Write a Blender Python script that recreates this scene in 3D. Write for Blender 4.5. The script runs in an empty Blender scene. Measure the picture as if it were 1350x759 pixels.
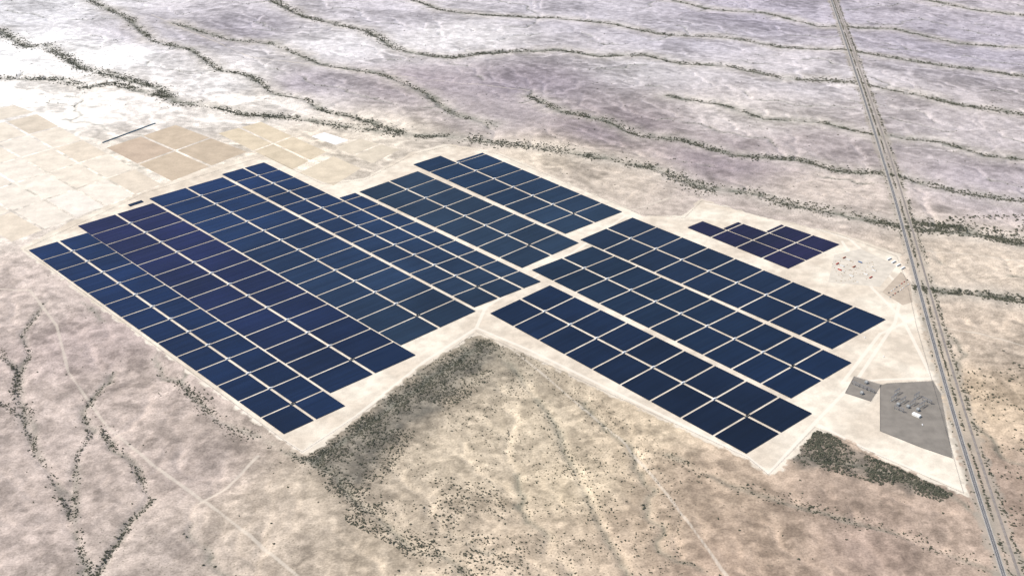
import bpy, math, random, heapq
import numpy as np
from mathutils import Vector
random.seed(7); rng=np.random.default_rng(11)
sc=bpy.context.scene
sc.view_settings.view_transform='Standard'; sc.view_settings.look='None'; sc.view_settings.exposure=0

# ---------------------------------------------------------------- pixel-to-ground frame
ALT=1500.0; FPX=1677.0; PITCH=math.atan(840/1677.0)
cp,sp=math.cos(PITCH),math.sin(PITCH)
def G(u,v):
    """image pixel, unprojected through the fixed view -> ground metres (flat datum z=0)"""
    xc=(u-675)/FPX; yc=-(v-379.5)/FPX
    t=ALT/-(yc*cp-sp)
    return np.array([xc*t,(yc*sp+cp)*t])
def GL(pts): return np.array([G(u,v) for u,v in pts])

# ---------------------------------------------------------------- noise helpers
def _h(xi,yi,s):
    n=(xi.astype(np.int64)*374761393+yi.astype(np.int64)*668265263+s*1446653)&0xffffffff
    n=((n^(n>>13))*1274126177)&0xffffffff
    n=n^(n>>16)
    return (n&0xffffff)/float(0xffffff)
def vn(x,y,s):
    xi=np.floor(x);yi=np.floor(y);fx=x-xi;fy=y-yi
    fx=fx*fx*(3-2*fx);fy=fy*fy*(3-2*fy)
    a=_h(xi,yi,s);b=_h(xi+1,yi,s);c=_h(xi,yi+1,s);d=_h(xi+1,yi+1,s)
    return (a*(1-fx)+b*fx)*(1-fy)+(c*(1-fx)+d*fx)*fy
def fbm(x,y,wl,octv,s,g=0.5):
    r=0;a=1;t=0;f=1.0/wl
    ca,sa=math.cos(.6),math.sin(.6)
    for i in range(octv):
        r=r+a*vn(x*f+17.3*i,y*f-9.1*i,s+i*31);t+=a;a*=g;f*=2.03
        x,y=x*ca-y*sa,x*sa+y*ca
    return r/t
def sstep(a,b,x):
    t=np.clip((x-a)/(b-a),0,1);return t*t*(3-2*t)
def pdist(X,Y,P):
    d=np.full(X.shape,1e9)
    for (a,b) in zip(P[:-1],P[1:]):
        v=b-a;L=v@v+1e-9
        t=np.clip(((X-a[0])*v[0]+(Y-a[1])*v[1])/L,0,1)
        d=np.minimum(d,(X-a[0]-t*v[0])**2+(Y-a[1]-t*v[1])**2)
    return np.sqrt(d)
def inside(X,Y,P):
    r=np.zeros(X.shape,bool);n=len(P)
    for i in range(n):
        x1,y1=P[i];x2,y2=P[(i+1)%n]
        if abs(y2-y1)<1e-9: continue
        c=((y1>Y)!=(y2>Y))&(X<(x2-x1)*(Y-y1)/(y2-y1)+x1)
        r^=c
    return r
def sdf(X,Y,P):
    d=pdist(X,Y,np.vstack([P,P[:1]]))
    return np.where(inside(X,Y,P),-d,d)

# ---------------------------------------------------------------- mesh helpers
def mk(name,V,F,mat=None,parent=None,smooth=False):
    V=np.asarray(V,np.float32);F=np.asarray(F,np.int32)
    me=bpy.data.meshes.new(name);k=F.shape[1]
    me.vertices.add(len(V));me.vertices.foreach_set('co',V.ravel())
    me.loops.add(F.size);me.loops.foreach_set('vertex_index',F.ravel())
    me.polygons.add(len(F));me.polygons.foreach_set('loop_start',np.arange(0,F.size,k,dtype=np.int32))
    me.polygons.foreach_set('use_smooth',np.full(len(F),bool(smooth)))
    me.update(calc_edges=True)
    ob=bpy.data.objects.new(name,me);sc.collection.objects.link(ob)
    if mat: me.materials.append(mat)
    if parent: ob.parent=parent
    return ob
BF=np.array([[0,1,2,3],[7,6,5,4],[0,4,5,1],[1,5,6,2],[2,6,7,3],[3,7,4,0]])
class Boxes:
    def __init__(s): s.V=[];s.F=[];s.n=0
    def add8(s,v):
        s.V.append(np.asarray(v,float));s.F.append(BF+s.n);s.n+=8
    def box(s,cx,cy,z0,lx,ly,lz,ang=0.0,taper=1.0):
        c,q=math.cos(ang),math.sin(ang);out=[]
        for z,k in ((z0+lz,taper),(z0,1)):
            for a,b in ((-1,-1),(1,-1),(1,1),(-1,1)):
                x=a*lx/2*k;y=b*ly/2*k
                out.append((cx+x*c-y*q,cy+x*q+y*c,z))
        s.add8(out)
    def wheel(s,cx,cy,r,w,ang):
        c,q=math.cos(ang),math.sin(ang)
        for k in range(3):
            t=math.pi/6*k;out=[]
            for top in (1,-1):
                for a,b in ((-1,-1),(1,-1),(1,1),(-1,1)):
                    px=a*r*.72;pz=top*r*.72;x=px*math.cos(t)-pz*math.sin(t);z=px*math.sin(t)+pz*math.cos(t);y=b*w/2*(1+.02*k)
                    out.append((cx+x*c-y*q,cy+x*q+y*c,r+z))
            s.add8(out)
    def obj(s,name,mat,parent=None): return mk(name,np.vstack(s.V),np.vstack(s.F),mat,parent)
def empty(name,x=0,y=0):
    e=bpy.data.objects.new(name,None);e.empty_display_size=5;sc.collection.objects.link(e);return e

# ---------------------------------------------------------------- materials
def lin(c): 
    c=np.asarray(c,float)/255
    return np.where(c<=.04045,c/12.92,((c+.055)/1.055)**2.4)
def newmat(name):
    m=bpy.data.materials.new(name);m.use_nodes=True
    nt=m.node_tree;return m,nt,nt.nodes['Principled BSDF']
def simple(name,col,rough=.7,var=.12,scale=.5,metal=0):
    m,nt,b=newmat(name);N=nt.nodes;L=nt.links
    g=N.new('ShaderNodeNewGeometry');n=N.new('ShaderNodeTexNoise');n.inputs['Scale'].default_value=scale;n.inputs['Detail'].default_value=3
    L.new(g.outputs['Position'],n.inputs['Vector'])
    r=N.new('ShaderNodeMapRange');r.inputs['From Min'].default_value=.3;r.inputs['From Max'].default_value=.7
    r.inputs['To Min'].default_value=1-var;r.inputs['To Max'].default_value=1+var
    L.new(n.outputs['Fac'],r.inputs['Value'])
    x=N.new('ShaderNodeVectorMath');x.operation='SCALE';x.inputs[0].default_value=col[:3]
    L.new(r.outputs[0],x.inputs['Scale']);L.new(x.outputs[0],b.inputs['Base Color'])
    b.inputs['Roughness'].default_value=rough;b.inputs['Metallic'].default_value=metal
    return m

# ---------------------------------------------------------------- layout (image pixels)
washes_far=[
 [(-120,20),(0,40),(35,62),(60,60),(105,88),(150,100),(210,118),(232,135),(280,140),(330,152),(390,155),(450,165),(540,178),(590,180),(650,188),(700,192),(760,202),(860,222),(930,248),(990,254),(1040,270),(1130,288),(1200,300),(1280,308),(1350,315),(1500,345)],
 [(-100,100),(0,103),(80,104),(110,114),(150,110),(190,122),(225,130)],
 [(100,-10),(170,25),(200,52),(250,65),(290,92),(330,100),(360,122),(400,130),(430,148),(470,155),(540,176)],
 [(340,-10),(400,22),(480,40),(520,62),(560,72),(600,76),(640,70),(740,66),(790,74),(850,72),(900,84),(960,88),(1030,102),(1100,105),(1200,122),(1260,138),(1350,150),(1500,180)],
 [(520,-10),(580,14),(640,20),(720,22),(800,30),(870,44),(950,48),(1030,62),(1110,65),(1230,85),(1350,100),(1500,130)],
 [(1180,-10),(1280,12),(1350,20),(1500,45)],
 [(700,125),(740,146),(800,160),(840,178),(900,185),(970,202),(1050,208),(1110,224),(1180,230),(1260,252),(1350,266),(1500,300)],
 [(1190,375),(1240,384),(1290,387),(1350,395),(1480,420)],
 [(1200,292),(1260,300),(1350,322)],
 [(230,30),(300,52),(360,58),(420,84),(500,96),(560,122),(600,150),(650,165)],
 [(850,-10),(930,10),(1010,16),(1080,34),(1180,38),(1260,56),(1400,66)],
 [(880,128),(950,138),(1010,156),(1080,160),(1150,178),(1240,186),(1300,204),(1400,215)],
]
washes_near=[
 [(-20,430),(0,465),(24,492),(20,520),(45,560),(45,590),(75,640),(98,690),(110,735),(125,775)],
 [(0,530),(30,552),(48,595)],
 [(200,655),(165,690),(155,712),(140,730),(122,775)],
 [(235,500),(285,552),(340,575),(385,598),(440,622),(470,660),(500,680),(535,718),(580,730),(640,775)],
 [(645,450),(590,482),(530,525),(470,570),(420,602)],
 [(650,455),(690,500),(730,560),(760,620),(790,690),(840,775)],
 [(880,600),(960,640),(1060,670),(1180,700),(1290,745)],
 [(1045,602),(1100,603),(1170,622),(1250,652)],
 [(150,490),(110,540),(118,575),(100,600),(98,690)],
 [(60,400),(30,440),(38,470),(25,500),(35,560)],
 [(130,560),(150,590),(170,600),(200,655)],
]
WF=[GL(w) for w in washes_far];WN=[GL(w) for w in washes_near]
tracks=[GL(t) for t in [
 [(-40,380),(40,385),(75,430),(90,490),(140,560),(200,610),(270,660),(330,705),(410,775)],
 [(655,445),(700,480),(760,530),(820,580),(870,640),(930,720),(970,775)],
 [(820,280),(850,272),(880,262),(925,258)],
 [(340,600),(300,640),(262,662)],
 [(1215,330),(1290,335),(1400,350)],[(1235,430),(1290,440),(1400,470)],
 [(200,20),(330,75),(520,100),(700,118)],
]]
innertracks=[GL(t) for t in [
 [(30,332),(120,400),(370,578),(398,596),(470,548),(560,476),(628,432),(700,462),(985,602),(1014,624),(1075,556),(1130,500),(1180,425),(1190,380),(1120,315),(1000,278),(930,268)],
 [(628,432),(640,405),(705,365),(760,330),(825,284),(650,206)],
 [(1205,420),(1160,440),(1110,505),(1165,500),(1236,498)],
 [(1110,318),(1150,380),(1190,420),(1230,500)],
 [(1080,560),(1150,596),(1272,646)],
]]
padP=GL([(26,327),(120,395),(378,586),(398,600),(412,596),(480,545),(560,480),(628,440),(700,470),(985,606),(1014,630),(1030,620),(1076,566),(1110,575),(1165,607),(1278,655),(1262,600),(1236,500),(1215,430),(1200,370),(1185,335),(1110,308),(1000,285),(925,262),(900,285),(850,285),(655,200),(590,190),(545,200),(480,235),(425,240),(350,203),(270,222),(190,252),(95,292)])
flatP=GL([(-400,320),(20,330),(378,590),(398,604),(628,446),(985,612),(1014,636),(1076,572),(1278,662),(1215,430),(1185,330),(925,258),(850,280),(655,196),(560,180),(400,165),(250,155),(60,140),(-400,190)])
scrubP=GL([(402,606),(440,572),(500,534),(560,484),(628,446),(668,458),(650,480),(612,500),(590,540),(545,560),(510,600),(480,640),(440,640)])
scrubQ=GL([(1040,602),(1074,562),(1098,574),(1118,588),(1178,614),(1258,648),(1245,660),(1130,628),(1060,616)])
roadA=GL([(1096,0),(1113,50),(1136,120),(1158,190),(1180,262),(1197,325),(1213,385),(1236,470),(1262,562),(1292,660),(1324,759)])
roadB=GL([(1101,0),(1119,50),(1144,120),(1168,190),(1191,262),(1209,325),(1226,385),(1250,470),(1278,562),(1310,660),(1344,759)])
def extend(P):
    a=P[0]+(P[0]-P[2])/np.linalg.norm(P[0]-P[2])*20000
    b=P[-1]+(P[-1]-P[-3])/np.linalg.norm(P[-1]-P[-3])*9000
    return np.vstack([a,P,b])
roadA=extend(roadA);roadB=extend(roadB);

# ---------------------------------------------------------------- drainage simulation
CS=6.5;gx=np.arange(-2800,2800,CS);gy=np.arange(1600,6400,CS)
GX,GY=np.meshgrid(gx,gy)
def relief(X,Y): return fbm(X,Y,420,5,3,.55)*2-1
ypot=lambda Y:(1.45*(Y-2200)-0.5*(1.45-.5)/2800*(Y-2200)**2)
H=.030*(-.85*GX+ypot(GY))+9.0*relief(GX,GY)+2.2*fbm(GX,GY,60,3,77)
for W in WF: H-=6*np.exp(-(pdist(GX,GY,W)/28)**2)
for W in WN: H-=5*np.exp(-(pdist(GX,GY,W)/20)**2)
ny,nx=H.shape;Hf=H.ravel().tolist();N=ny*nx
lev=[0.0]*N;vis=bytearray(N);heap=[]
for j in range(ny):
    for i in ((0,nx-1) if 0<j<ny-1 else range(nx)):
        k=j*nx+i
        if not vis[k]: vis[k]=1;lev[k]=Hf[k];heap.append((Hf[k],k))
heapq.heapify(heap);offs=(-1,1,-nx,nx,-nx-1,-nx+1,nx-1,nx+1)
recv=[-1]*N
pop=heapq.heappop;push=heapq.heappush
while heap:
    h,k=pop(heap)
    i=k%nx
    if i==0 or i==nx-1 or k<nx or k>=N-nx:
        cand=[k+o for o in offs if 0<=k+o<N and abs((k+o)%nx-i)<=1]
    else: cand=[k+o for o in offs]
    for c in cand:
        if not vis[c]:
            vis[c]=1;l=Hf[c]
            if l<h+1e-4:l=h+1e-4
            lev[c]=l;recv[c]=k;push(heap,(l,c))
LV=np.array(lev).reshape(ny,nx);best=np.zeros((ny,nx));rc=np.array(recv).reshape(ny,nx).copy()
idx=np.arange(N).reshape(ny,nx)
for dj,di in ((0,1),(0,-1),(1,0),(-1,0),(1,1),(1,-1),(-1,1),(-1,-1)):
    s=(LV[1:-1,1:-1]-LV[1+dj:ny-1+dj,1+di:nx-1+di])/math.hypot(dj,di)
    m=s>best[1:-1,1:-1]
    best[1:-1,1:-1][m]=s[m];rc[1:-1,1:-1][m]=idx[1+dj:ny-1+dj,1+di:nx-1+di][m]
rl=rc.ravel().tolist();acc=[1.0]*N
for k in np.argsort(-LV.ravel(),kind='stable').tolist():
    r=rl[k]
    if r>=0: acc[r]+=acc[k]
ACC=np.array(acc).reshape(ny,nx)
def blur(A,s):
    r=int(3*s)+1;k=np.exp(-np.arange(-r,r+1)**2/(2*s*s));k/=k.sum()
    B=sum(k[i]*np.roll(A,i-r,0) for i in range(2*r+1))
    return sum(k[i]*np.roll(B,i-r,1) for i in range(2*r+1))
R1=np.clip(blur((ACC>30)*1.0,.6)*1.8,0,1)
R2=np.clip(blur((ACC>180)*1.0,.8)*2.1,0,1)
R3=np.clip(blur((ACC>1500)*1.0,1.6)*3.6,0,1)
RG=np.clip(blur((ACC>900)*1.0,.7)*1.9,0,1)
def samp(A,X,Y):
    fx=(X-gx[0])/CS;fy=(Y-gy[0])/CS
    ok=(fx>2)&(fx<nx-3)&(fy>2)&(fy<ny-3)
    fx=np.clip(fx,2,nx-3);fy=np.clip(fy,2,ny-3)
    i=fx.astype(int);j=fy.astype(int);a=fx-i;b=fy-j
    return ((A[j,i]*(1-a)+A[j,i+1]*a)*(1-b)+(A[j+1,i]*(1-a)+A[j+1,i+1]*a)*b)*ok
def warp(X,Y): return X+16*(fbm(X,Y,40,2,5)-.5),Y+16*(fbm(X,Y,40,2,9)-.5)

def flatmask(X,Y):
    f=sstep(0,60,sdf(X,Y,flatP))
    f=f*sstep(25,80,pdist(X,Y,roadA))*sstep(15,60,pdist(X,Y,roadB))
    return f
def height(X,Y,f=None):
    if f is None:f=flatmask(X,Y)
    wx,wy=warp(X,Y)
    z=9*(relief(X,Y))+3.6*(fbm(X,Y,60,3,41)-.5)+2.0*(fbm(X,Y,18,2,43)-.5)-1.3*samp(R1,wx,wy)-2.2*samp(R2,wx,wy)-1.8*samp(R3,wx,wy)
    return z*f

# ---------------------------------------------------------------- ground sheet
def axis(a,b,s0,s1,far):
    v=[a];
    while v[-1]<b: v.append(v[-1]+s0+(s1-s0)*(v[-1]-a)/(b-a))
    l=[]
    x=a;st=12
    while x>-far: x-=st;l.append(x);st*=1.3
    r=[];x=v[-1];st=12
    while x<far: x+=st;r.append(x);st*=1.3
    return np.array(l[::-1]+v+r)
ax=axis(-2700,2700,4.8,4.8,60000);ay=axis(1680,6300,4.0,7.0,60000)
X,Y=np.meshgrid(ax,ay);mx,my=len(ax),len(ay)
fm=flatmask(X,Y);Z=height(X,Y,fm)
cps=[(30,20,204,203,206),(20,70,245,245,245),(120,75,236,235,234),(60,130,250,245,238),(200,40,192,188,194),(300,40,176,171,179),(300,110,220,217,215),(400,110,170,163,169),(330,135,236,230,222),(450,60,206,203,205),(520,20,188,184,190),(600,50,205,202,203),(550,110,160,151,156),(700,110,153,145,153),(650,150,160,152,154),(800,170,150,140,145),(850,90,187,183,185),(900,50,182,178,186),(750,20,179,175,182),(1000,20,170,165,176),(1050,100,189,184,187),(1000,150,196,189,186),(950,210,146,136,140),(1080,200,167,158,158),(1100,250,187,176,167),(800,230,189,178,165),(720,205,206,194,177),(1250,60,167,162,172),(1250,180,179,172,173),(1300,240,169,161,165),(1280,350,200,187,171),(1300,450,190,176,160),(1290,530,194,176,153),(1330,650,164,146,132),(30,400,193,180,172),(120,450,178,164,159),(60,560,185,172,164),(40,700,179,166,158),(200,520,191,177,168),(250,620,177,164,156),(200,720,177,165,156),(350,680,188,175,160),(430,650,180,168,151),(520,560,152,143,129),(620,480,163,154,138),(600,600,206,192,170),(700,560,208,194,171),(550,700,194,180,160),(750,640,208,193,168),(700,720,197,181,160),(850,560,203,187,163),(850,700,190,172,151),(950,640,190,171,151),(1000,700,178,159,141),(1100,660,172,154,139),(1150,720,169,150,138),(1250,720,179,161,146),(950,740,176,156,139),(-60,250,240,233,223),(100,230,234,225,210),(400,200,226,215,198),(500,180,216,206,191)]  # ground tones; lavender far haze and upper-left glare are painted into them
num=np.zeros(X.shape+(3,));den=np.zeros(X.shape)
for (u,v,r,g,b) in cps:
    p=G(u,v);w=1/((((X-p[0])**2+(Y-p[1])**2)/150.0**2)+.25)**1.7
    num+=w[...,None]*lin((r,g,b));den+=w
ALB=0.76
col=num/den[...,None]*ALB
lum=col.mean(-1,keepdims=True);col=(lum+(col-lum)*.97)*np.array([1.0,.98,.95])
wx,wy=warp(X,Y)
r1,r2,r3,rg=samp(R1,wx,wy),samp(R2,wx,wy),samp(R3,wx,wy),samp(RG,wx,wy)
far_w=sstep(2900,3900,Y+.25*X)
al=X*.86-Y*.51;ac=X*.51+Y*.86
wv=140*(fbm(X,Y,420,3,201)-.5)
h1=fbm(al/3.2+wv*.4,ac+wv,64,4,210,.62)
h2=fbm(al/2.0,ac+wv*.6,22,2,230,.6)
m1=sstep(.42,.58,fbm(X,Y,230,4,21,.62));m2=sstep(.45,.56,fbm(X,Y,34,3,52,.65))
m3=sstep(.42,.58,fbm(X,Y,13,2,58,.65))
dfar=.42*m1+.30*sstep(.42,.56,h1)*(.4+.6*m1)+.28*sstep(.38,.60,h2)
dnear=.36*m1+.42*m2+.22*m3
dark=dfar*far_w+dnear*(1-far_w)
k=1.30-.62*dark
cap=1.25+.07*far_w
k=k+(cap-k)*(r1*.5)
k=k+(cap+.03-k)*(r2*.75)
k=k+(cap+.05-k)*(r3*.8)
sd2=np.minimum(sdf(X,Y,scrubP),sdf(X,Y,scrubQ)-6)
scr=sstep(10,-30,sd2+50*(fbm(X,Y,45,3,71)-.5))
k=k*(1-scr*(.22+.30*m3))
col=col*k[...,None]
col=col*(1-.42*scr[...,None])+(.42*scr*np.array([.165]))[...,None]*np.array([1.0,.97,.84])
gd=np.full(X.shape,1e9)
for W in WF: gd=np.minimum(gd,pdist(X,Y,W))
gdn=np.full(X.shape,1e9)
for W in WN: gdn=np.minimum(gdn,pdist(X,Y,W))
jn=fbm(X,Y,60,3,90);jm=fbm(X,Y,14,2,96)
sandb=np.exp(-((gd+50*(jn-.5))/55)**2)*.45
sandc=np.array([.55,.50,.43])
col=col*(1-sandb[...,None])+sandc*sandb[...,None]
green=np.exp(-((gd+26*(jm-.5)+30*(jn-.5))/(6+30*jn))**2)*(.4+.6*sstep(.35,.6,jn))*.88
green=np.maximum(green,np.exp(-(gdn/(3.5+8*jn))**2)*(.3+.7*sstep(.35,.6,jn))*.5)
green=np.maximum(green,.75*rg*sstep(.40,.53,fbm(X,Y,160,3,99)))
gc=np.array([.125,.130,.105])
col=col*(1-green[...,None])+gc*green[...,None]
pad=sdf(X,Y,padP)
td=np.full(X.shape,1e9)
for T in tracks: td=np.minimum(td,pdist(X,Y,T))
td=td+3*(fbm(X,Y,50,2,66)-.5)
it=np.full(X.shape,1e9)
for T in innertracks: it=np.minimum(it,pdist(X,Y,T))
rd=np.minimum(pdist(X,Y,roadA),pdist(X,Y,roadB))
mid_n=fbm(X,Y,18,3,301,.65);big_n=fbm(X,Y,85,3,311)
ii=np.arange(mx*my).reshape(my,mx)
F=np.stack([ii[:-1,:-1],ii[:-1,1:],ii[1:,1:],ii[1:,:-1]],-1).reshape(-1,4)

m,nt,b=newmat('desert_ground_mat');Nn=nt.nodes;L=nt.links
def att(n):
    a=Nn.new('ShaderNodeAttribute');a.attribute_name=n;return a
geo=Nn.new('ShaderNodeNewGeometry')
def noise(s,d=4,r=.6):
    n=Nn.new('ShaderNodeTexNoise');n.inputs['Scale'].default_value=s;n.inputs['Detail'].default_value=d;n.inputs['Roughness'].default_value=r
    L.new(geo.outputs['Position'],n.inputs['Vector']);return n.outputs['Fac']
def mr(v,a,bb,c,d,smooth=False):
    r=Nn.new('ShaderNodeMapRange')
    if smooth:r.interpolation_type='SMOOTHSTEP'
    for k_,q in zip(('From Min','From Max','To Min','To Max'),(a,bb,c,d)): r.inputs[k_].default_value=q
    L.new(v,r.inputs['Value']);return r.outputs[0]
def ma(op,a,bb):
    n=Nn.new('ShaderNodeMath');n.operation=op
    for i,q in enumerate((a,bb)):
        if isinstance(q,(int,float)): n.inputs[i].default_value=q
        else: L.new(q,n.inputs[i])
    return n.outputs[0]
def mix(f,a,bb):
    n=Nn.new('ShaderNodeMix');n.data_type='RGBA'
    if isinstance(f,(int,float)): n.inputs[0].default_value=f
    else: L.new(f,n.inputs[0])
    for s_,q in ((n.inputs[6],a),(n.inputs[7],bb)):
        if isinstance(q,tuple): s_.default_value=q+(1,)
        else: L.new(q,s_)
    return n.outputs[2]
def scl(c,f):
    n=Nn.new('ShaderNodeVectorMath');n.operation='SCALE';L.new(c,n.inputs[0]);L.new(f,n.inputs['Scale']);return n.outputs[0]
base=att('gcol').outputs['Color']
n1=att('mid_n').outputs['Fac'];n2=noise(.22,3,.65);n3=att('big_n').outputs['Fac']
f=ma('MULTIPLY',mr(n1,.3,.7,.84,1.14),mr(n2,.3,.7,.74,1.22))
base=scl(base,f)
vo=Nn.new('ShaderNodeTexVoronoi');vo.inputs['Scale'].default_value=.13;L.new(geo.outputs['Position'],vo.inputs['Vector'])
sep=Nn.new('ShaderNodeSeparateColor');L.new(vo.outputs['Color'],sep.inputs[0])
dot=ma('MULTIPLY',mr(vo.outputs['Distance'],.12,.30,1,0,True),ma('GREATER_THAN',sep.outputs[0],.5))
dot=ma('MULTIPLY',dot,mr(n3,.40,.6,.15,.6))
base=mix(dot,base,(.15,.135,.10))
tr=mr(att('track').outputs['Fac'],1.5,5.0,.6,0,True)
base=mix(tr,base,(.54,.48,.40))
padn=ma('ADD',att('pad').outputs['Fac'],mr(n1,.3,.7,-7,7))
pf=mr(padn,-3,5,1,0,True)
padc=mix(mr(n3,.35,.65,0,1),(.64,.575,.475),(.54,.47,.38))
padc=scl(padc,ma('MULTIPLY',mr(n1,.3,.7,.88,1.08),mr(n2,.3,.7,.92,1.06)))
padc=mix(mr(att('itrack').outputs['Fac'],3,5.5,.6,0,True),padc,(.69,.63,.54))
base=mix(pf,base,padc)
rdn=ma('ADD',att('roadside').outputs['Fac'],mr(n1,.3,.7,-6,6))
base=mix(mr(rdn,10,24,.6,0,True),base,(.33,.295,.245))
L.new(base,b.inputs['Base Color']);b.inputs['Roughness'].default_value=.95
b.inputs['Specular IOR Level'].default_value=0.0
ground=mk('desert_ground',np.stack([X,Y,Z],-1).reshape(-1,3),F,m,smooth=True)
me=ground.data
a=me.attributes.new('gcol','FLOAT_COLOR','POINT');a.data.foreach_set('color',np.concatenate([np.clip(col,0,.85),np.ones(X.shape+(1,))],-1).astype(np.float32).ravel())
for nme,arr in (('pad',pad),('track',td),('roadside',rd),('itrack',it),('mid_n',mid_n),('big_n',big_n)):
    a=me.attributes.new(nme,'FLOAT','POINT');a.data.foreach_set('value',arr.astype(np.float32).ravel())

# ---------------------------------------------------------------- solar arrays
pm,nt,b=newmat('photovoltaic_glass');Nn=nt.nodes;L=nt.links
geo=Nn.new('ShaderNodeNewGeometry')
t=att('tint').outputs['Color']
n=noise(.004,3,.6);L.new(scl(t,mr(n,.3,.7,.72,1.35)),b.inputs['Base Color'])
b.inputs['Roughness'].default_value=.28;b.inputs['IOR'].default_value=1.47
steel=simple('galvanised_steel',(.35,.35,.36),.5,.05,metal=.6)
darksteel=simple('post_steel',(.10,.10,.105),.7,.05)
white=simple('white_enclosure',(.75,.75,.73),.5,.05)
conc=simple('concrete',(.50,.48,.44),.85,.1)
PV=[];PF=[];PT=[];legs=Boxes();inv=Boxes();pads=Boxes()
cnt=[0];slopeA=math.radians(6)
Adir=G(375,572)-G(38,330);Adir/=np.linalg.norm(Adir);Bdir=np.array([-Adir[1],Adir[0]])
if Bdir[0]<0:Bdir=-Bdir
angA=math.atan2(Adir[1],Adir[0])
def table(p,q,tint,w=6.2):
    sl_=slopeA+random.gauss(0,.012)
    hw=w/2*math.cos(sl_);dz=w/2*math.sin(sl_);zc=1.5
    v=[]
    for dzz in (0,-.06):
        for pt,s in ((p,-1),(p,1),(q,1),(q,-1)):
            c=pt+Adir*hw*s;v.append((c[0],c[1],zc-dz*s+dzz))
    PV.append(v);PF.append(BF+cnt[0]);cnt[0]+=8;PT.append(np.array(tint)*random.uniform(.88,1.12))
    Ln=np.linalg.norm(q-p);k=max(2,int(Ln/18))
    for i in range(k):
        c=p+(q-p)*(i+.5)/k
        legs.box(c[0],c[1],-.2,.2,.2,zc+.12,angA)
def strip(a0,a1,b1,b0,cols,n=None,starts=None,tA=(.010,.020,.050),tB=(.012,.020,.036),invs=True,gap=3.6,rowpitch=6.3):
    P00,P10,P11,P01=[G(*q) for q in (a0,a1,b1,b0)]
    Ln=np.linalg.norm(P10-P00);n=n or max(1,int(round(Ln/91)))
    def at(s,t): return (P00*(1-s)+P10*s)*(1-t)+(P01*(1-s)+P11*s)*t
    W=np.linalg.norm(P01-P00)
    for ci in range(len(cols)-1):
        t0,t1=cols[ci],cols[ci+1];st=(starts or [0]*9)[ci]
        for j in range(n):
            s0,s1=j/n,(j+1)/n
            if s1<=st+.02: continue
            s0=max(s0,st)
            gt0=gap/W if ci>0 else 0;gt1=gap/W if ci<len(cols)-2 else 0
            gs=3.3/Ln
            length=(s1-s0)*Ln-2*gs*Ln
            k=int(round(length/rowpitch))
            if k<1: continue
            pit=length/k
            bt=min(1,(s0+s1)/2)
            base=np.array(tA)*(1-bt)+np.array(tB)*bt
            base=base*random.uniform(.88,1.12)
            for r in range(k):
                s=s0+gs+(length/Ln)*((r+.5)/k)
                p=at(s,t0+gt0);q=at(s,t1-gt1)
                table(p,q,base,pit-.06)
            if invs and ci==0 and len(cols)>2:
                c=at(s1,t1)if j<n-1 else at(s0,t1)
                inv.box(c[0],c[1],.25,7,3,2.9,angA+math.pi/2);inv.box(c[0]+Bdir[0]*6.5,c[1]+Bdir[1]*6.5,.25,2.6,2.2,2.0,angA)
                pads.box(c[0]+Bdir[0]*2,c[1]+Bdir[1]*2,-.2,17,7,.4,angA+math.pi/2)
blue=(.003,.014,.056);purp=(.008,.008,.046);slate=(.011,.022,.040);navy=(.004,.011,.032)  # slate: grey sky sheen of the centre blocks, painted into the panel tint
strip((37,330),(375,573),(456,536),(115,307),[0,.5,1],tA=blue,tB=navy)
strip((102,298),(436,519),(549,469),(201,268),[0,.5,1],tA=purp,tB=navy)
strip((196,262),(529,456),(628,411),(293,234),[0,.5,1],tA=blue,tB=slate)
strip((292,230),(626,406),(714,372),(370,208),[0,.36,.72,1],starts=[0,0,.33],tA=blue,tB=slate)
strip((473,253),(689,354),(764,321),(550,226),[0,.5,1],tA=slate,tB=slate)
strip((544,217),(746,309),(821,280),(617,194),[0,.5,1],starts=[0,.10],tA=(.004,.015,.040),tB=slate)
strip((645,413),(985,599),(1072,546),(724,376),[0,.5,1],tA=navy,tB=(.004,.008,.020))
strip((700,356),(1044,526),(1124,479),(780,325),[0,.5,1],tA=(.007,.016,.032),tB=navy)
strip((764,316),(1098,461),(1169,422),(833,287),[0,.5,1],tA=(.007,.014,.030),tB=navy)
pb=(.009,.006,.026)
strip((905,300),(1040,355),(1108,323),(966,275),[0,.333,.667,1],n=4,starts=[0,.20,.46],invs=False,tA=pb,tB=pb,gap=2)
strip((134,188),(135.5,189.5),(206,163.5),(204,162),[0,1],n=1,invs=False,tA=(.02,.05,.07),tB=(.02,.05,.07))
strip((168,270),(172,273),(190,267),(186,264),[0,1],n=1,invs=False,tA=navy,tB=navy)
arr=mk('solar_panel_array',np.array(PV).reshape(-1,3),np.vstack(PF),pm)
a=arr.data.attributes.new('tint','FLOAT_COLOR','POINT')
tt=np.repeat(np.array(PT),8,axis=0);a.data.foreach_set('color',np.concatenate([tt,np.ones((len(tt),1))],1).astype(np.float32).ravel())
legs.obj('support_posts',darksteel,arr)
ie=empty('inverter_station')
inv.obj('inverter_cabinets',white,ie);pads.obj('concrete_pads',conc,ie)

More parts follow.
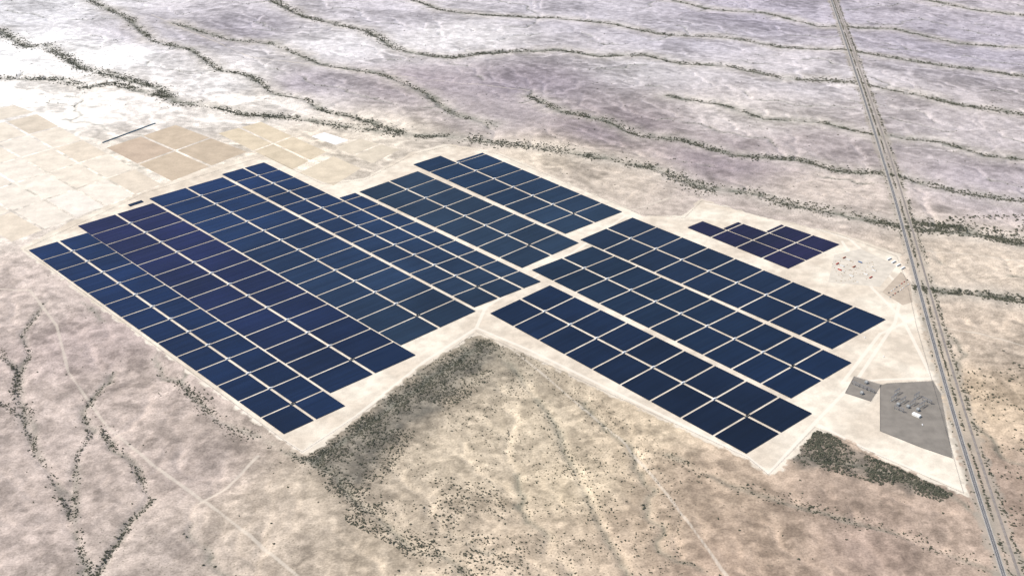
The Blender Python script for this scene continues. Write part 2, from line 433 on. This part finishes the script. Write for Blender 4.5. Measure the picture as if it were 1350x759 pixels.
# ---------------------------------------------------------------- farm fields
fmt,nt,b=newmat('field_soil');Nn=nt.nodes;L=nt.links
geo=Nn.new('ShaderNodeNewGeometry')
cc=scl(att('tint').outputs['Color'],ma('MULTIPLY',mr(noise(.02,3,.6),.3,.7,.85,1.1),mr(noise(.15,3,.6),.3,.7,.93,1.06)))
L.new(cc,b.inputs['Base Color']);b.inputs['Roughness'].default_value=.95;b.inputs['Specular IOR Level'].default_value=.0
FV=[];FT=[]
def field(a,bq,c,d,na,nb,cols,z=.08,g=5):
    A,B,C,D=[G(*q) for q in (a,bq,c,d)]
    def at(s,t): return (A*(1-s)+B*s)*(1-t)+(D*(1-s)+C*s)*t
    LA=np.linalg.norm(B-A);LB=np.linalg.norm(D-A)
    for i in range(na):
        for j in range(nb):
            s0,s1=i/na+g/LA,(i+1)/na-g/LA;t0,t1=j/nb+g/LB,(j+1)/nb-g/LB
            c_=lin(random.choice(cols))*ALB*random.uniform(.94,1.04)
            for q in (at(s0,t0),at(s0,t1),at(s1,t1),at(s1,t0)): FV.append((q[0],q[1],z));FT.append(c_)
pale=[(234,224,209),(228,217,200),(220,207,188),(237,228,215)]  # pale soil, whitened further to carry the upper-left glare in its colour
brown=[(200,183,161),(195,176,156),(203,188,168)]
field((-180,205),(50,150),(215,243),(15,320),5,5,pale)
field((-180,180),(20,138),(48,148),(-175,198),4,1,pale)
field((138,195),(232,164),(328,200),(226,240),2,2,brown)
field((285,176),(345,160),(432,200),(385,225),2,2,[(219,205,182),(213,198,173)])
field((392,228),(440,205),(478,222),(440,246),1,1,[(220,206,183)])
field((440,195),(475,182),(530,197),(490,217),1,2,[(217,205,185)])
field((408,180),(428,174),(462,185),(442,192),1,1,[(248,250,252)],z=.14)
fo=mk('farm_fields',FV,np.arange(len(FV)).reshape(-1,4),fmt)
a=fo.data.attributes.new('tint','FLOAT_COLOR','POINT');ft=np.array(FT)
a.data.foreach_set('color',np.concatenate([ft,np.ones((len(ft),1))],1).astype(np.float32).ravel())

# ---------------------------------------------------------------- roads
def ribbon(name,P,w,z,mat,off=0,parent=None,dense=40):
    pts=[]
    for a_,b_ in zip(P[:-1],P[1:]):
        k=max(1,min(60,int(np.linalg.norm(b_-a_)/dense)))
        for i in range(k): pts.append(a_+(b_-a_)*i/k)
    pts.append(P[-1]);pts=np.array(pts)
    for _ in range(6): pts[1:-1]=(pts[:-2]+2*pts[1:-1]+pts[2:])/4
    T=np.gradient(pts,axis=0);T/=np.linalg.norm(T,axis=1)[:,None];Nm=np.stack([-T[:,1],T[:,0]],1)
    Lf=pts+Nm*(off+w/2);Rt=pts+Nm*(off-w/2);n=len(pts)
    V=np.vstack([np.c_[Lf,np.full(n,z)],np.c_[Rt,np.full(n,z)]])
    i=np.arange(n-1);F=np.stack([i+n,i+1+n,i+1,i],1)
    return mk(name,V,F,mat,parent)
asph=simple('worn_asphalt',(.12,.115,.115),.9,.15,.05)
shoulder=simple('road_shoulder_gravel',(.36,.325,.275),.95,.15,.08)
paint=simple('road_paint',(.75,.74,.7),.6,.05)
hr=ribbon('highway',roadA,8.0,.16,asph)
ribbon('shoulder',roadA,11,.08,shoulder,parent=hr)
ribbon('edge_line_1',roadA,.2,.18,paint,3.5,parent=hr);ribbon('edge_line_2',roadA,.2,.18,paint,-3.5,parent=hr);ribbon('centre_line',roadA,.2,.18,paint,0,parent=hr)
ball=simple('track_ballast',(.23,.205,.185),.95,.2,.1);rust=simple('rail_steel',(.16,.11,.085),.5,.1,.3)
rw=ribbon('railway_track',roadB,3.6,.6,ball)
ribbon('ballast_shoulder',roadB,5.4,.3,ball,parent=rw)
for s in (-.75,.75): ribbon('rail',roadB,.18,.78,rust,s,parent=rw)

# ---------------------------------------------------------------- shrubs
def rnd_blob(seed):
    r=np.random.default_rng(seed);V=[];F=[];n=0
    for c in range(r.integers(3,6)):
        o=np.array([r.normal(0,.28),r.normal(0,.28),r.uniform(.22,.5)]);s=r.uniform(.25,.5)
        oc=np.array([[1,0,0],[-1,0,0],[0,1,0],[0,-1,0],[0,0,1],[0,0,-.7]])*s*r.uniform(.6,1.3,(6,1))+o
        f=np.array([[0,2,4],[2,1,4],[1,3,4],[3,0,4],[2,0,5],[1,2,5],[3,1,5],[0,3,5]])
        V.append(oc);F.append(f+n);n+=6
    for c in range(8):
        o=np.array([r.normal(0,.4),r.normal(0,.4),r.uniform(.05,.75)]);V.append(o+r.normal(0,.16,(3,3)));F.append(np.array([[0,1,2]])+n);n+=3
    return np.vstack(V),np.vstack(F)
prot=[rnd_blob(i) for i in range(10)]
leaf,nt,b=newmat('desert_foliage');Nn=nt.nodes;L=nt.links
geo=Nn.new('ShaderNodeNewGeometry');oc_=mix(mr(noise(.06,2,.6),.35,.65,0,1),(.042,.048,.030),(.105,.10,.068))
L.new(oc_,b.inputs['Base Color']);b.inputs['Roughness'].default_value=.9
def scatter(name,pts,size):
    pts=np.asarray(pts);size=np.asarray(size)
    ok=(sdf(pts[:,0],pts[:,1],padP)>2)&(pdist(pts[:,0],pts[:,1],roadA)>7)&(pdist(pts[:,0],pts[:,1],roadB)>5.5)
    pts=pts[ok];size=size[ok]
    z=height(pts[:,0],pts[:,1])
    VV=[];FF=[];o=0;w=rng.integers(0,len(prot),len(pts))
    for k_ in range(len(prot)):
        s_=np.where(w==k_)[0]
        if len(s_)==0: continue
        V,F=prot[k_];a_=rng.uniform(0,6.28,len(s_));c,q=np.cos(a_)[:,None],np.sin(a_)[:,None]
        sz=size[s_][:,None];x=(V[:,0]*c-V[:,1]*q)*sz+pts[s_,0][:,None];y=(V[:,0]*q+V[:,1]*c)*sz+pts[s_,1][:,None]
        zz=V[:,2]*sz*.75+z[s_][:,None]-.15
        VV.append(np.stack([x,y,zz],-1).reshape(-1,3))
        FF.append((F[None]+(np.arange(len(s_))*len(V))[:,None,None]).reshape(-1,3)+o);o+=len(s_)*len(V)
    mk(name,np.vstack(VV),np.vstack(FF),leaf)
    return len(pts)
def along(P,n,spread,smin,smax,lo=.30,hi=.62):
    seg=np.linalg.norm(np.diff(P,axis=0),axis=1);c=np.r_[0,np.cumsum(seg)]
    d=rng.uniform(0,c[-1],n);i=np.clip(np.searchsorted(c,d)-1,0,len(seg)-1);t=(d-c[i])/seg[i]
    p=P[i]+(P[i+1]-P[i])*t[:,None]
    p=p+np.stack([fbm(p[:,0],p[:,1],70,2,701)-.5,fbm(p[:,0],p[:,1],70,2,709)-.5],1)*spread*2.2
    sc_=.35+1.6*fbm(p[:,0],p[:,1],160,2,55)
    p=p+rng.normal(0,1,(n,2))*(spread*sc_)[:,None]
    k_=fbm(p[:,0],p[:,1],60,2,123)>rng.uniform(lo,hi,n);p=p[k_]
    return p,smin+(smax-smin)*rng.uniform(0,1,len(p))**1.8
pp=[];ss=[]
def addp(p,s): pp.append(p);ss.append(s)
for i,W in enumerate(WF): addp(*along(W,[9500,2000,2800,5400,3400,1100,2900,1500,800,1300,1000,1100][i],[17,11,9,10,8,8,9,9,9,7,6,6][i],2.2,5.4,.22,.56))
for i,W in enumerate(WN): addp(*along(W,[1300,300,350,1900,2500,350,500,900,350,350,350][i],[5,4,4,9,20,18,14,8,4,4,4][i],1.5,3.8,.25,.6))
def blobp(poly,n,smin,smax,th=None):
    P=GL(poly);lo,hi=P.min(0),P.max(0);p=rng.uniform(lo,hi,(n,2));p=p[inside(p[:,0],p[:,1],P)]
    if th: p=p[fbm(p[:,0],p[:,1],60,3,321)>rng.uniform(th-.12,th+.12,len(p))]
    addp(p,smin+(smax-smin)*rng.uniform(0,1,len(p))**2)
blobp([(1042,602),(1074,562),(1098,574),(1118,588),(1178,614),(1256,650),(1240,660),(1130,628),(1060,614)],11000,1.8,4.8,.44)
blobp([(400,605),(480,548),(560,485),(630,445),(670,460),(640,510),(560,560),(500,640),(520,720),(460,690)],22000,1.2,3.8,.50)
blobp([(400,605),(640,445),(760,500),(900,610),(900,759),(560,759)],10000,1.1,3.0,.5)
blobp([(560,600),(640,600),(700,759),(520,759)],1200,2.,4.0,.5)
blobp([(1262,480),(1350,480),(1400,800),(1340,800)],2000,2,5,.5)
blobp([(1180,290),(1400,280),(1400,330),(1190,305)],1800,3,6.5,.5)
p=np.c_[rng.uniform(-2700,2700,300000),rng.uniform(1600,6300,300000)]
wq=samp(R2,p[:,0],p[:,1])*.08+samp(RG,p[:,0],p[:,1])*.55+.012
k_=rng.uniform(0,1,len(p))<wq*sstep(.37,.55,fbm(p[:,0],p[:,1],160,3,99));p=p[k_]
p=p[sdf(p[:,0],p[:,1],flatP)>0];addp(p,1.5+2.8*rng.uniform(0,1,len(p))**2)
mid=(roadA[1:-1]+roadB[1:-1])/2
q,s_=along(mid,2400,1.2,1.5,4,.25,.6);addp(q,s_)
q,s_=along(roadB[1:-1]+np.array([11,0]),1700,3,1.5,4.5,.25,.6);addp(q,s_)
q,s_=along(roadA[1:-1]-np.array([12,0]),500,2.5,1.5,3.5,.25,.6);addp(q,s_)
nsh=scatter('desert_shrubs',np.vstack(pp),np.concatenate(ss))

# ---------------------------------------------------------------- fences
def fence(name,P,step=14,closed=True):
    if closed:P=np.vstack([P,P[:1]])
    Bx=Boxes()
    for a_,b_ in zip(P[:-1],P[1:]):
        d=b_-a_;Ln=np.linalg.norm(d);an=math.atan2(d[1],d[0]);k=max(1,int(Ln/step));c=(a_+b_)/2
        for i in range(k):
            q=a_+d*i/k;Bx.box(q[0],q[1],-.3,.12,.12,2.7,an)
        for z in (.2,.75,1.3,1.85,2.3): Bx.box(c[0],c[1],z,Ln,.05,.06,an)
    return Bx.obj(name,darksteel)
fence('perimeter_fence',GL([(32,329),(378,583),(398,596),(478,544),(628,437),(985,603),(1013,626),(1074,563),(1270,650),(1228,500),(1208,430),(1196,375),(1182,338),(1110,311),(925,265),(902,288),(845,283),(655,203),(590,193),(545,204),(480,238),(425,243),(350,206),(190,255)]))

# ---------------------------------------------------------------- substation
yardm=simple('yard_gravel',(.19,.17,.145),.95,.16,.04)
def sheet(name,pts,z,mat,parent=None):
    P=GL(pts);V=[(x,y,z) for x,y in P]
    me=bpy.data.meshes.new(name);me.from_pydata(V,[],[list(range(len(V)))[::-1]]);me.update()
    if me.polygons[0].normal.z<0: me.flip_normals()
    ob=bpy.data.objects.new(name,me);sc.collection.objects.link(ob);me.materials.append(mat)
    if parent:ob.parent=parent
    return ob
sub=empty('electrical_substation')
yard1=[(1160,508),(1170,505),(1230,502),(1240,520),(1256,604),(1215,590),(1160,568)]
sheet('gravel_yard',yard1,.12,yardm,sub);fence('substation_fence',GL(yard1),8)
sub2=empty('electrical_substation')
yard2=[(1126,496),(1162,507),(1148,529),(1114,518)]
sheet('gravel_yard',yard2,.12,yardm,sub2);fence('substation_fence',GL(yard2),8)
S=Boxes();T=Boxes();Wb=Boxes()
def gantry(c,d,L_=22,h=11):
    n=np.array([-d[1],d[0]]);an=math.atan2(d[1],d[0])
    for s in (-1,0,1):
        p=c+d*s*L_/2
        for e in (-.8,.8):
            q=p+n*e;S.box(q[0],q[1],0,.45,.45,h,an)
    for e in (-.8,.8):
        q=c+n*e;S.box(q[0],q[1],h,L_+2,.4,.5,an);S.box(q[0],q[1],h-1.6,L_,.3,.3,an)
    for i in range(7):
        q=c+d*(-L_/2+i*L_/6);S.box(q[0],q[1],h-1.3,.2,1.6,1.3,an)
        T.box(q[0],q[1],0,1.2,1.2,3.2,an,.6)
def xfmr(c,an):
    T.box(c[0],c[1],.3,7,4.5,4.5,an);d=np.array([math.cos(an),math.sin(an)]);n=np.array([-d[1],d[0]])
    for s in (-1,1):
        for i in range(4):
            q=c+n*s*3.3+d*(-2.4+i*1.6);T.box(q[0],q[1],.6,.9,1.6,3.6,an)
    for i in (-1,0,1):
        q=c+d*i*2;Wb.box(q[0],q[1],4.8,.5,.5,2.2,an,.5)
    q=c+n*.5;T.box(q[0],q[1],5.6,5.5,1.2,1.2,an)
A_=Adir;B_=Bdir
for (u,v) in [(1178,527),(1190,530),(1203,533),(1215,536),(1182,519),(1208,524)]: gantry(G(u,v),B_,20)
for (u,v) in [(1185,541),(1222,530)]: gantry(G(u,v),A_,22,9)
for (u,v) in [(1184,534),(1197,537),(1210,541)]: xfmr(G(u,v),angA)
c=G(1208,548);Wb.box(c[0],c[1],0,18,8,4.5,angA);Wb.box(c[0],c[1],4.5,18.8,8.8,.5,angA,.9)
S.obj('steel_gantries',steel,sub);T.obj('transformers',simple('transformer_grey',(.32,.33,.33),.6,.1),sub);Wb.obj('control_building',white,sub)
S=Boxes();T=Boxes();Wb=Boxes()
for (u,v) in [(1128,508),(1138,512),(1148,516)]: gantry(G(u,v),A_,18,8)
xfmr(G(1136,519),angA);xfmr(G(1142,505),angA)
S.obj('steel_gantries',steel,sub2);T.obj('transformers',simple('transformer_grey2',(.32,.33,.33),.6,.1),sub2);Wb.obj('insulators',white,sub2)

# ---------------------------------------------------------------- construction yard
laydm=simple('laydown_gravel',(.50,.45,.375),.95,.12,.05)
ld=sheet('laydown_yard',[(1100,336),(1135,328),(1182,350),(1160,378),(1092,372)],.10,laydm)
sheet('parking_lot',[(1163,385),(1188,358),(1200,372),(1203,398),(1190,402)],.10,simple('compacted_dirt',(.38,.315,.245),.95,.12,.05))
glassm=simple('window_glass',(.02,.025,.03),.15,.02);tyre=simple('tyre_rubber',(.02,.02,.02),.8,.05)
def rot(c,x,y,an): return c[0]+x*math.cos(an)-y*math.sin(an),c[1]+x*math.sin(an)+y*math.cos(an)
cm={}
def cmat(n,c):
    if n not in cm: cm[n]=simple(n,c,.45,.05)
    return cm[n]
def pickup(u,v,an,cn,cc_):
    c=G(u,v);e=empty('pickup_truck');B1=Boxes();B2=Boxes();B3=Boxes()
    B1.box(*rot(c,0,0,an),.5,5.6,2.0,.65,an);B1.box(*rot(c,.3,0,an),1.15,2.2,1.8,.75,an,.8);B1.box(*rot(c,1.9,0,an),1.15,1.5,1.8,.2,an,.92)
    for y in (-.92,.92): B1.box(*rot(c,-1.8,y,an),1.15,2.0,.12,.35,an)
    B1.box(*rot(c,-2.74,0,an),1.15,.1,1.7,.35,an)
    B2.box(*rot(c,.3,0,an),1.3,2.1,1.82,.4,an,.88)
    for x in (-1.8,1.8):
        for y in (-.9,.9): B3.wheel(*rot(c,x,y,an),.42,.28,an)
    B1.obj('body',cmat(*[cn,cc_]),e);B2.obj('windows',glassm,e);B3.obj('wheels',tyre,e)
def container(u,v,an,cn,cc_):
    c=G(u,v);e=empty('shipping_container');B1=Boxes();B2=Boxes()
    B1.box(*c,.2,12,2.3,2.5,an)
    for i in range(20):
        for y in (-1.2,1.2): B1.box(*rot(c,-5.7+i*.6,y,an),.35,.3,.1,2.2,an)
    for x in (-5.95,5.95):
        for y in (-1.17,1.17): B2.box(*rot(c,x,y,an),.12,.22,.22,2.72,an)
    B1.obj('corrugated_body',cmat(cn,cc_),e);B2.obj('corner_posts',darksteel,e)
def trailer(u,v,an):
    c=G(u,v);e=empty('site_office_trailer');B1=Boxes();B2=Boxes()
    B1.box(*c,.6,18,3.6,2.8,an);B1.box(*c,3.4,18.4,4.0,.25,an,.97);B1.box(*rot(c,3,2.4,an),0,1.6,1.2,.6,an)
    for x in (-7,-4,-1,5,7.5):
        for y in (-1.82,1.82): B2.box(*rot(c,x,y,an),1.7,1.2,.06,1.0,an)
    B2.box(*rot(c,3,1.82,an),.7,.95,.08,2.1,an)
    for x in (-7,0,7): B2.box(*rot(c,x,0,an),0,.6,2.6,.6,an)
    B1.obj('cabin_shell',white,e);B2.obj('windows_and_door',glassm,e)
for i,(u,v) in enumerate([(1178,346),(1184,350),(1190,354),(1172,342)]): trailer(u,v,angA+math.pi/2)
for i,(u,v,n_,c_) in enumerate([(1104,348,'container_red',(.42,.06,.04)),(1110,351,'container_white',(.7,.7,.68)),(1118,343,'container_white',(.7,.7,.68)),(1126,352,'container_rust',(.33,.10,.05)),(1134,346,'container_blue',(.06,.14,.3)),(1141,362,'container_white',(.7,.7,.68)),(1148,366,'container_red',(.42,.06,.04)),(1122,364,'container_white',(.7,.7,.68)),(1107,356,'container_red',(.42,.06,.04)),(1113,340,'container_rust',(.33,.10,.05)),(1152,357,'container_white',(.7,.7,.68))]): container(u,v,angA+(0 if i%3 else math.pi/2),n_,c_)
cols_=[('car_white',(.75,.75,.75)),('car_silver',(.4,.41,.42)),('car_red',(.4,.04,.03)),('car_dark',(.05,.055,.07))]
for i in range(16):
    u=1172+i*1.7+random.uniform(-.3,.3);v=386-i*1.2+(i%2)*7
    pickup(u,v,angA+math.pi/2,*random.choice(cols_))
for (u,v) in [(1130,372),(1112,358),(1150,352),(1140,445),(1165,470),(1216,560)]: pickup(u,v,random.uniform(0,6),*cols_[0])
PB=Boxes()
for i in range(60):
    c=G(1096+random.uniform(0,60),372-random.uniform(0,28))
    PB.box(c[0],c[1],0,2.2,1.2,.15,angA);PB.box(c[0],c[1],.15,2.1,1.15,1.3,angA)
PB.obj('module_pallets',simple('cardboard',(.4,.33,.24),.9,.1))

# ---------------------------------------------------------------- lights, world, camera
el=math.radians(50);az=math.radians(-85)
sv=Vector((math.sin(az)*math.cos(el),math.cos(az)*math.cos(el),math.sin(el)))
sl=bpy.data.lights.new('sun','SUN');sl.energy=4.9;sl.angle=math.radians(.5);sl.color=(1,.955,.89)
so=bpy.data.objects.new('sun',sl);sc.collection.objects.link(so);so.rotation_euler=(-sv).to_track_quat('-Z','Y').to_euler();so.location=(0,3000,3000)
w=bpy.data.worlds.new('World');sc.world=w;w.use_nodes=True
nt=w.node_tree;bg=nt.nodes['Background'];sk=nt.nodes.new('ShaderNodeTexSky');sk.sky_type='NISHITA';sk.sun_disc=False
sk.sun_elevation=el;sk.sun_rotation=az%(2*math.pi);sk.dust_density=2.0;nt.links.new(sk.outputs[0],bg.inputs[0]);bg.inputs[1].default_value=.15
cd=bpy.data.cameras.new('camera');co=bpy.data.objects.new('camera',cd);sc.collection.objects.link(co)
cd.sensor_width=36;cd.lens=36*FPX/1350;cd.clip_end=150000;cd.clip_start=1
co.location=(0,0,ALT);co.rotation_euler=(math.pi/2-PITCH,0,0);sc.camera=co
print('SHRUBS',nsh,'TABLES',len(PV))
